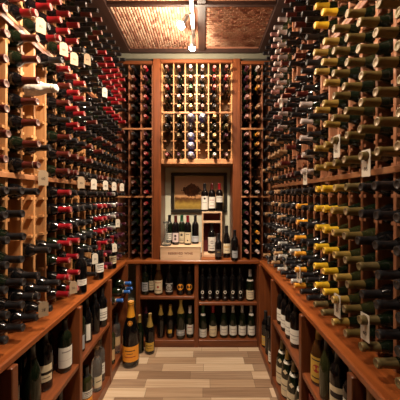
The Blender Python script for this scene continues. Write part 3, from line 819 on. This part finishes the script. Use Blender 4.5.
# painting on the niche wall
pa = empty('painting', (-.045, YB - .032, H(.05))); tag(pa, 'framed landscape painting of a tree in a field on the niche wall', 'painting')
PW, PH = .315, .225
for nm, b in (('top_bar', (-PW, PW, PH - .036, PH)), ('bottom_bar', (-PW, PW, -PH, -PH + .036)), ('side_bar', (-PW, -PW + .036, -PH + .0362, PH - .0362)), ('side_bar', (PW - .036, PW, -PH + .0362, PH - .0362))):
    MB().bevbox(b[0], b[1], -.03, 0, b[2], b[3], M['frame'], .005).build('frame_' + nm, pa)
fi = MB()
a, b = PW - .036, PH - .036
for q in ((-a, a, b - .008, b), (-a, a, -b, -b + .008), (-a, -a + .008, -b, b), (a - .008, a, -b, b)): fi.box(q[0], q[1], -.016, -.006, q[2], q[3], M['fillet'])
fi.build('fillet', pa)
def canvas_mat():
    m, nt, bs = base_mat('landscape_canvas'); N = nt.nodes.new; L = nt.links.new
    tc = N('ShaderNodeTexCoord'); sx = N('ShaderNodeSeparateXYZ'); L(tc.outputs['Object'], sx.inputs[0])
    def ramp(src, els):
        r = N('ShaderNodeValToRGB'); e = r.color_ramp.elements
        e[0].position, e[0].color = els[0]; e[1].position, e[1].color = els[-1]
        for p, c in els[1:-1]: k = e.new(p); k.color = c
        L(src, r.inputs['Fac']); return r
    nz = N('ShaderNodeTexNoise'); nz.inputs['Scale'].default_value = 26.0; nz.inputs['Detail'].default_value = 5.0
    L(tc.outputs['Object'], nz.inputs['Vector'])
    mr = N('ShaderNodeMapRange'); mr.inputs['From Min'].default_value = -.19; mr.inputs['From Max'].default_value = .19
    L(sx.outputs['Z'], mr.inputs['Value'])
    ad = N('ShaderNodeMath'); ad.operation = 'MULTIPLY_ADD'; ad.inputs[1].default_value = .16
    L(nz.outputs['Fac'], ad.inputs[0]); L(mr.outputs[0], ad.inputs[2])
    bg = ramp(ad.outputs[0], [(0.0, srgb(120, 96, 40)), (.22, srgb(190, 158, 76)), (.34, srgb(120, 84, 40)), (.40, srgb(96, 60, 36)), (.44, srgb(206, 150, 100)), (.62, srgb(226, 186, 144)), (1.0, srgb(190, 160, 134))])
    # tree crown: flattened noisy disc
    dx = N('ShaderNodeMath'); dx.operation = 'MULTIPLY_ADD'; dx.inputs[1].default_value = 1 / .115; dx.inputs[2].default_value = .085 / .115
    L(sx.outputs['X'], dx.inputs[0])
    dz = N('ShaderNodeMath'); dz.operation = 'MULTIPLY_ADD'; dz.inputs[1].default_value = 1 / .075; dz.inputs[2].default_value = -.025 / .075
    L(sx.outputs['Z'], dz.inputs[0])
    cv = N('ShaderNodeCombineXYZ'); L(dx.outputs[0], cv.inputs[0]); L(dz.outputs[0], cv.inputs[1])
    ln = N('ShaderNodeVectorMath'); ln.operation = 'LENGTH'; L(cv.outputs[0], ln.inputs[0])
    n2 = N('ShaderNodeTexNoise'); n2.inputs['Scale'].default_value = 55.0; L(tc.outputs['Object'], n2.inputs['Vector'])
    su = N('ShaderNodeMath'); su.operation = 'MULTIPLY_ADD'; su.inputs[1].default_value = .9; L(n2.outputs['Fac'], su.inputs[0]); L(ln.outputs['Value'], su.inputs[2])
    lt = N('ShaderNodeMath'); lt.operation = 'LESS_THAN'; lt.inputs[1].default_value = 1.35; L(su.outputs[0], lt.inputs[0])
    tr = ramp(nz.outputs['Fac'], [(.3, srgb(48, 26, 18)), (.7, srgb(112, 62, 34))])
    mx = N('ShaderNodeMix'); mx.data_type = 'RGBA'
    L(lt.outputs[0], mx.inputs['Factor']); L(bg.outputs[0], mx.inputs['A']); L(tr.outputs[0], mx.inputs['B'])
    L(mx.outputs['Result'], bs.inputs['Base Color']); bs.inputs['Roughness'].default_value = .3; bs.inputs['Coat Weight'].default_value = .5
    return m
MB().box(-a, a, -.006, -.002, -b, b, canvas_mat()).build('canvas', pa)

# bottles inside the back base cabinet
g = 'bottles on the shelf of the left back bay'; ZS = .5055; Y = 2.735
bottle('wine_bottle', 'bordeaux', 'glass_green', 'black', -.590, Y, ZS, 'silver-grey labelled bottle at the corner end of left back bay shelf', group=g, labs=[(.04, .13, 1.0, 'greypaper', LN())])
bottle('wine_bottle', 'bordeaux', 'glass_black', 'black', -.540, Y + .068, ZS, 'cream labelled dark bottle second from corner on left back bay shelf', group=g, labs=[(.03, .125, 1.1, 'cream', (('line', .5, .05, .9, 'ink'), ('line', .75, .05, .6, 'ink'), ('line', .2, .05, .6, 'ink')))])
bottle('wine_bottle', 'burgundy', 'glass_amber', 'tan', PX(158.6, Y), Y, ZS, 'broad bottle with big cream label and red seal on left back bay shelf', group=g, s=1.08, labs=[(.02, .14, 1.2, 'cream', (('disc', .5, .011, 'redink'), ('line', .2, .04, .6, 'ink'), ('line', .8, .05, .6, 'redink')))])
bottle('wine_bottle', 'burgundy', 'glass_black', 'black', PX(169.4, Y), Y, ZS, 'black bottle with ornate white script label on left back bay shelf', group=g, s=1.02, labs=[(.03, .125, 1.2, 'ink', (('ring', .5, .022, .027, 'paper'), ('ring', .5, .010, .014, 'paper'), ('line', .08, .06, .8, 'paper'), ('line', .86, .06, .8, 'paper')))])
for px, w in ((180.6, 'left of the other'), (189.4, 'next to the middle partition')):
    bottle('champagne_bottle', 'champagne', 'glass_black', 'black', PX(px, Y), Y, ZS, 'champagne bottle with round orange label, %s on back bay shelf' % w, group='orange label bottles on the back shelf', s=.95, capstart=.225,
           extra=lambda o, R: (MB().disc_patch(R + .0002, .09, .034, M['orangepaper']).patch(R + .0006, .085, .094, -.5, .5, M['ink'], 6).build('paper_label', o), MB().lathe([(.0236, .232), (.0216, .24)], 16, M['cap_silver']).build('neck_band', o)))
g = 'bottles along the bottom of the left back bay'; ZB = .0705
bottle('wine_bottle', 'bordeaux', 'glass_black', 'plum', -.588, 2.76, ZB, 'dark unlabelled bottle in the corner of left back bay bottom', group=g)
bottle('champagne_bottle', 'champagne', 'glass_black', 'gold', PX(160.8, Y), Y, ZB, 'gold-necked dark champagne bottle, first of two twins in bottom left back bay', group=g, capstart=.215, s=.92, sz=1.06)
bottle('champagne_bottle', 'champagne', 'glass_black', 'gold', PX(170.4, Y), Y, ZB, 'gold-necked dark champagne bottle with oval gold label in bottom left back bay', group=g, capstart=.215, s=.92, sz=1.06, labs=[(.05, .085, .5, 'goldpaper', ())])
bottle('champagne_bottle', 'champagne', 'glass_green', 'gold', PX(180.8, Y - .02), Y - .02, ZB, 'tallest gold-necked champagne bottle with grey label in bottom left back bay', group=g, capstart=.20, s=1.02, sz=1.28, labs=[(.03, .075, 1.1, 'greypaper', (('line', .5, .1, .7, 'paper'),))])
bottle('wine_bottle', 'bordeaux', 'glass_green', 'white', PX(190, Y), Y, ZB, 'white labelled slim bottle beside the middle partition in bottom left back bay', group=g, sz=1.05, labs=[(.04, .13, 1.1, 'paper', (('line', .7, .06, .6, 'redink'), ('line', .3, .05, .6, 'greyink')))])
g = 'dark bottles with round seals on the right back bay shelf'; ZS = .4455
for i, px in enumerate((202.5, 209.9, 217.2, 224.8, 232.4, 240)):
    bottle('wine_bottle', 'bordeaux', 'glass_black', 'black', PX(px, Y), Y, ZS, 'dark bottle with round silver seal, %s from the middle partition on right back shelf' % ORD[i], group=g, sz=1.12,
           extra=lambda o, R: (MB().ring_patch(R, .082, .009, .016, M['paper']).build('seal', o), MB().patch(R, .03, .04, -.25, .25, M['greypaper'], 6).build('paper_label', o)))
bottle('wine_bottle', 'burgundy', 'glass_green', 'silver', PX(250, Y), Y, ZS, 'bottle with cream label and white neck collar at end of right back shelf', group=g, s=1.05, labs=[(.02, .105, 1.2, 'cream', LN('greyink'))],
       extra=lambda o, R: MB().lathe([(.0325, .19), (.027, .205)], 16, M['paper']).build('neck_collar', o))
g = 'bottles along the bottom of the right back bay'
for px, cap, lm, lab, q in ((203.0, 'green', 'paper', 'green bottle with white neck tag next to the middle partition in bottom right bay', 'low'), (213, 'crimson', 'cream', 'red-capped bottle with cream label in bottom right back bay', 'low'),
                         (223.8, 'silver', 'paper', 'white labelled silver-capped bottle, first of four alike from red-capped one', 'hi'), (233, 'silver', 'paper', 'white labelled silver-capped bottle, second of four alike from red-capped one', 'hi'),
                         (242.2, 'silver', 'paper', 'white labelled silver-capped bottle, third of four alike from red-capped one', 'hi'), (251.2, 'silver', 'paper', 'white labelled silver-capped bottle by the right corner partition, white neck tag', 'hi')):
    z0, z1 = (.012, .085) if px < 206 else ((.02, .115) if px < 220 else (.03, .115))
    nb = px < 205 or px > 250
    bottle('wine_bottle', 'burgundy', 'glass_green', cap, PX(px, Y), Y, ZB, lab, group=g, sz=1.08, labs=[(z0, z1, 1.25, lm, (('line', .62, .06, .7, 'greyink'), ('line', .3, .04, .5, 'greyink')))],
           extra=(lambda o, R: MB().lathe([(.0265, .207), (.0198, .226)], 16, M['paper']).build('neck_collar', o)) if nb else None)

# on the floor by the left cabinet
def veuve(o, R):
    MB().disc_patch(.0345, .214, .0125, M['orangepaper']).ring_patch(.0348, .214, .007, .0095, M['ink']).build('neck_seal', o)
bottle('champagne_bottle', 'champagne', 'glass_black', 'orange', -.648, 2.40, 0, 'very large champagne bottle with orange label and foil standing on the floor', s=1.66, sz=1.82, capstart=.236, yaw=.12,
       labs=[(.032, .105, 1.25, 'orangepaper', (('line', .70, .05, .5, 'ink'), ('line', .52, .035, .3, 'ink'), ('line', .30, .05, .55, 'redink')))], extra=veuve)
bottle('champagne_bottle', 'champagne', 'glass_black', 'gold', PX(150, 2.575), 2.575, 0, 'smaller champagne bottle with gold neck standing on floor before back cabinet', s=1.02, sz=1.22, capstart=.21,
       labs=[(.03, .095, 1.1, 'goldpaper', (('line', .6, .08, .6, 'ink'), ('line', .3, .05, .5, 'ink')))])
bottle('champagne_bottle', 'champagne', 'glass_green', 'gold', -.615, 2.59, 0, 'gold-tipped bottle on floor hidden behind the very large orange champagne bottle', s=.95, sz=1.15, capstart=.25)

# left base cabinet
YAWL, YAWR = .75, -.75
g = 'bottles in the near bay of the left cabinet'; ZS = .5005
bottle('wine_bottle', 'bordeaux', 'glass_green', 'black', -.800, 1.545, ZS, 'dark bottle with large white label against the partition on left cabinet shelf', group=g, yaw=YAWL, labs=[(.03, .145, 1.3, 'paper', (('line', .36, .012, 1.0, 'greyink'), ('line', .75, .05, .5, 'greyink')))])
bottle('wine_bottle', 'bordeaux', 'glass_black', 'maroon', -.900, 1.53, ZS, 'dark bottle with low pinkish label behind white labelled one, left cabinet shelf', group=g, yaw=YAWL, labs=[(.03, .085, 1.2, 'tan', (('line', .6, .1, .6, 'ink'),))])
bottle('wine_bottle', 'bordeaux', 'glass_black', 'black', -.830, 1.40, ZS, 'dark bottle with two small cream labels on near left cabinet shelf', group=g, yaw=YAWL, labs=[(.10, .135, .8, 'cream', ()), (.05, .085, .8, 'cream', (('line', .5, .1, .6, 'ink'),))])
bottle('wine_bottle', 'burgundy', 'glass_green', 'black', -.815, 1.27, ZS, 'plain dark green bottle nearest the stile on near left cabinet shelf', group=g, yaw=YAWL)
bottle('wine_bottle', 'bordeaux', 'glass_black', 'black', -.925, 1.36, ZS, 'plain black bottle at the back of near left cabinet shelf', group=g, yaw=YAWL)
bottle('wine_bottle', 'bordeaux', 'glass_black', 'black', -.82, 1.13, ZS, 'black bottle beside the nearest stile on left cabinet shelf', group=g, yaw=YAWL, labs=[(.02, .10, .9, 'cream', LN())])
bottle('wine_bottle', 'bordeaux', 'glass_black', 'black', -.82, 1.53, .0705, 'pale pinkish labelled bottle under the near left cabinet shelf', group=g, yaw=YAWL, sz=1.1, labs=[(.12, .20, 1.1, 'pinkpaper', LN('greyink'))])
g = 'bottles in the middle bay of the left cabinet'
bottle('wine_bottle', 'bordeaux', 'glass_black', 'black', -.785, 2.075, ZS, 'dark bottle with white printed label at far end of middle left cabinet shelf', group=g, yaw=YAWL, labs=[(.055, .145, 1.2, 'paper', (('line', .45, .05, .8, 'ink'), ('line', .62, .04, .8, 'ink'), ('line', .2, .05, .8, 'ink')))])
bottle('wine_bottle', 'bordeaux', 'glass_black', 'black', -.800, 1.97, ZS, 'plain dark bottle in the centre of middle left cabinet shelf', group=g, yaw=YAWL)
bottle('wine_bottle', 'burgundy', 'glass_black', 'black', -.810, 1.855, ZS, 'dark bottle with narrow white strip label on middle left cabinet shelf', group=g, yaw=YAWL, labs=[(.02, .13, .35, 'paper', ())])
bottle('wine_bottle', 'bordeaux', 'glass_green', 'black', -.805, 1.735, ZS, 'dark bottle with grey label at near end of middle left cabinet shelf', group=g, yaw=YAWL, labs=[(.02, .11, .7, 'greypaper', ())])
def stopper(o, R): MB().lathe([(.0125, .262), (.0125, .2745), (.0185, .275), (.0195, .285), (.0185, .294), (.012, .298), (0, .298)], 16, M['cap_tan']).build('stopper', o)
bottle('liquor_bottle', 'spirit', 'glass_clear', None, -.790, 1.985, .0705, 'clear glass liquor bottle with stopper on floor board of left cabinet', yaw=YAWL, sz=1.14, labs=[(.03, .10, .8, 'cream', (('line', .5, .08, .6, 'ink'),))], extra=stopper)
bottle('liquor_bottle', 'spirit', 'glass_clear', None, -.805, 2.085, .0705, 'second clear liquor bottle with stopper, behind the first against the partition', yaw=YAWL, sz=1.22, labs=[(.05, .12, .8, 'paper', LN('greyink'))], extra=stopper)
bottle('liquor_bottle', 'spirit', 'glass_olive', 'black', -.800, 1.83, .0705, 'liquor bottle with white and orange label low in left cabinet', yaw=YAWL, labs=[(.075, .12, 1.1, 'paper', LN()), (.02, .07, 1.1, 'orangepaper', (('line', .5, .1, .6, 'ink'),))])
bottle('liquor_bottle', 'spirit', 'glass_clear', 'black', -.800, 2.46, .0705, 'tall clear bottle low in the far left bay behind orange champagne', yaw=YAWL, sz=1.3, labs=[(.06, .12, .9, 'tan', ())])
bottle('liquor_bottle', 'spirit', 'glass_olive', 'black', -.795, 2.30, .0705, 'greenish bottle low in the far left bay beside the partition', yaw=YAWL, sz=1.3, labs=[(.03, .10, .6, 'tan', ())])
# blue capped bottles lying on the far left shelf
g = 'blue capped bottles lying in the left cabinet'
for y, h, lab in ((2.225, -.8622, 'blue-capped bottle lying alone nearest the partition, left cabinet'), (2.43, -.8622, 'lower blue-capped bottle lying in left cabinet, one on top of it'),
                  (2.515, -.8622, 'lower blue-capped bottle lying nearest the corner in left cabinet'), (2.4725, -.798, 'topmost blue-capped bottle lying across two others in left cabinet')):
    o = link('wine_bottle', body_mesh('bordeaux', 'glass_green')); o.matrix_world = Matrix.Translation((-.665 - .302, y, H(h))) @ ROT['L']
    tag(o, lab, 'bottle', g); link('capsule', cap_mesh('bordeaux', 'blue', .248), o)
    MB().lathe([(.0166, .236), (.0164, .2475)], 16, M['cap_silver']).build('neck_band', o)

# bottles standing on the left counter in front of the rack
g = 'bottles standing on the left counter'
def ctag(o, R): pass
for y, cap, lab, lb in ((1.754, 'black', 'dark bottle with white label standing on left counter, nearest of three', [(.06, .10, .9, 'paper', LN('greyink'))]),
                    (2.054, 'crimson', 'red-capped bottle with white label standing midway on left counter', [(.06, .13, 1.0, 'paper', LN())]),
                    (2.354, 'crimson', 'red-capped bottle with cream label standing at far end of left counter', [(.05, .12, 1.0, 'cream', LN())])):
    bottle('wine_bottle', 'bordeaux', 'glass_black', cap, -.803, y, TOP + .0005, lab, group=g, yaw=YAWL, labs=lb, sz=.96)

# right base cabinet
g = 'bottles in the far bay of the right cabinet'
for x, y, lb, lab in ((.600, 2.558, 'goldpaper', 'dark bottle with yellow label in the far corner bay of right cabinet'), (.605, 2.44, None, 'plain dark bottle in the middle of far corner bay, right cabinet'),
                      (.600, 2.30, 'paper', 'dark bottle with low white label nearest in far corner bay, right cabinet')):
    bottle('wine_bottle', 'bordeaux', 'glass_black', 'black', x, y, ZB, lab, group=g, yaw=YAWR, sz=1.12, labs=[(.02, .10, .8, lb, LN('greyink'))] if lb else [])
g = 'white labelled bottles on the right cabinet shelf'; ZR = .5205
for i, y in enumerate((2.07, 1.965, 1.86, 1.755)):
    bottle('wine_bottle', 'bordeaux', 'glass_black', 'black', .612, y, ZR, 'dark bottle with white label on middle right cabinet shelf, %s from far partition' % ORD[i], group=g, yaw=YAWR, labs=[(.03, .12, 1.2, 'paper', (('line', .55, .06, .7, 'greyink'), ('line', .3, .04, .5, 'greyink')))])
g = 'cream labelled champagne bottles low in the right cabinet'
for i, y in enumerate((2.055, 1.925, 1.79, 1.65)):
    def collar(o, R):
        MB().lathe([(.0295, .215), (.021, .238)], 16, M['paper']).build('neck_collar', o)
        MB().prism([(-.016, 0), (0, .016), (.016, 0), (0, -.016)], -.0435, -.0425, M['cream'], Matrix.Translation((0, 0, .172)) @ Matrix.Rotation(0, 4, 'X')).build('neck_card', o)
    bottle('champagne_bottle', 'champagne', 'glass_green', 'gold' if i % 2 else 'bronze', .613, y, ZB, 'champagne bottle with cream label low in right cabinet, %s from far partition' % ORD[i], group=g, yaw=YAWR, s=1.08, sz=1.1,
           labs=[(.015, .125, 1.3, 'cream', (('line', .6, .06, .6, 'ink'), ('line', .35, .04, .5, 'greyink')))], extra=collar)
g = 'bottles on the near shelf of the right cabinet'
bottle('wine_bottle', 'burgundy', 'glass_amber', 'gold', .612, 1.41, ZR, 'bottle with large gold and orange label on near right cabinet shelf', group=g, yaw=YAWR, labs=[(.02, .15, 1.2, 'goldpaper', (('disc', .55, .02, 'redink'), ('line', .85, .05, .6, 'ink'), ('line', .15, .05, .6, 'ink')))])
bottle('wine_bottle', 'bordeaux', 'glass_green', 'gold', .70, 1.448, ZR, 'bottle with yellow strip label behind the gold labelled one, right cabinet', group=g, yaw=YAWR, labs=[(.02, .17, .5, 'goldpaper', ())])
bottle('wine_bottle', 'burgundy', 'glass_olive', 'black', .610, 1.305, ZR, 'plain olive green bottle without label on near right cabinet shelf', group=g, yaw=YAWR)
bottle('wine_bottle', 'bordeaux', 'glass_black', 'black', .612, 1.205, ZR, 'dark bottle with black and cream label on near right cabinet shelf', group=g, yaw=YAWR, labs=[(.03, .14, 1.0, 'cream', (('line', .55, .22, .8, 'ink'), ('line', .2, .12, .8, 'ink')))])
bottle('wine_bottle', 'bordeaux', 'glass_black', 'black', .612, 1.09, ZR, 'dark bottle with tall white label beside the near stile, right cabinet', group=g, yaw=YAWR, labs=[(.03, .16, 1.0, 'paper', (('line', .7, .15, .8, 'ink'), ('line', .3, .1, .8, 'ink')))])
bottle('wine_bottle', 'bordeaux', 'glass_black', 'crimson', .592, 1.452, ZB, 'red-capped bottle under the near right cabinet shelf', group=g, yaw=YAWR, sz=1.2)
bottle('wine_bottle', 'bordeaux', 'glass_black', 'tan', .594, .94, ZR, 'tan-capped dark bottle standing in the nearest bay of the right cabinet', group=g, yaw=YAWR)

# ------------------------------------------------------------------ track light
LX = -.085
tr = empty('track_light', (LX, 1.35, ZC)); tag(tr, 'silver ceiling track light with two bright spot heads over the aisle', 'track light')
MB().bevbox(-.016, .016, -.95, 1.05, H(1.425) - ZC, -.051 + .0, M['chrome'], .003).build('track', tr)
MB().bevbox(-.03, .03, -.10, .10, -.0505, -.0005, M['chrome'], .004).build('ceiling_mount', tr)
# (offset x, offset y, point the head is aimed at, spot watts, cone degrees, glow watts)
HEADS = [(-.045, .72, (-.80, 1.75, 1.60), 42, 95, 26), (-.012, .98, (-.08, 2.62, 1.30), 44, 100, 34), (.02, .30, (.02, 3.0, 1.20), 150, 40, 6),
         (.0, .10, (.02, 2.0, 0.0), 140, 62, 5), (-.01, -.38, (-.88, 1.25, 1.95), 160, 84, 5), (.01, -.62, (.62, 1.05, 1.95), 72, 84, 4)]
LCOL = (1.0, .81, .60)
for dx, dy, aim, watts, cone, glow in HEADS:
    zt = H(1.425) - ZC
    piv = Vector((dx, dy, zt - .03))
    d = (Vector(aim) - tr.location - piv).normalized()
    m4 = Matrix.Translation(piv) @ d.to_track_quat('Z', 'Y').to_matrix().to_4x4()
    hd = MB().lathe([(0, -.015), (.016, -.014), (.018, -.008), (.019, .04), (.026, .062), (.033, .085), (.031, .085), (.024, .064), (0, .055)], 20, M['chrome'], m4).build('lamp_head', tr)
    MB().lathe([(0, .0555), (.022, .066), (.031, .080), (.030, .096), (.018, .108), (0, .112)], 16, M['bulb'], m4).build('bulb', hd)
    MB().tube([(0, dy, zt + .004), (dx, dy, zt - .022)], .006, M['chrome'], 8).build('stem', hd)
    T4 = Matrix.Translation(tr.location) @ m4
    li = bpy.data.lights.new('spot_bulb', 'SPOT'); li.energy = watts; li.color = LCOL; li.shadow_soft_size = .028
    li.spot_size = math.radians(cone); li.spot_blend = .75
    lo = bpy.data.objects.new('spot_bulb', li); COL.objects.link(lo)
    lo.matrix_world = Matrix.Translation(T4 @ Vector((0, 0, .13))) @ (-d).to_track_quat('Z', 'Y').to_matrix().to_4x4()
    gl = bpy.data.lights.new('bulb_glow', 'POINT'); gl.energy = glow; gl.color = LCOL; gl.shadow_soft_size = .03
    go = bpy.data.objects.new('bulb_glow', gl); COL.objects.link(go); go.location = T4 @ Vector((0, 0, .13))

w = bpy.data.worlds.new('cellar_world'); SC.world = w; w.use_nodes = True
w.node_tree.nodes['Background'].inputs[0].default_value = (.5, .38, .28, 1); w.node_tree.nodes['Background'].inputs[1].default_value = .02

# ------------------------------------------------------------------ camera
cam = bpy.data.cameras.new('camera'); co = bpy.data.objects.new('camera', cam); COL.objects.link(co)
co.location = (0, 0, CAMZ); co.rotation_euler = (PI / 2, 0, 0)
cam.sensor_width = 36.0; cam.lens = 36.0 * F / 400.0
cam.shift_x = -3 / 400; cam.shift_y = -3 / 400
cam.clip_start = .02; cam.clip_end = 30
SC.camera = co
SC.view_settings.view_transform = 'Standard'; SC.view_settings.look = 'None'
SC.view_settings.exposure = 0.0; SC.view_settings.gamma = 1.0; SC.view_settings.use_curve_mapping = False
SC.cycles.use_denoising = True
SC.cycles.diffuse_bounces = 2; SC.cycles.max_bounces = 8; SC.cycles.transmission_bounces = 8
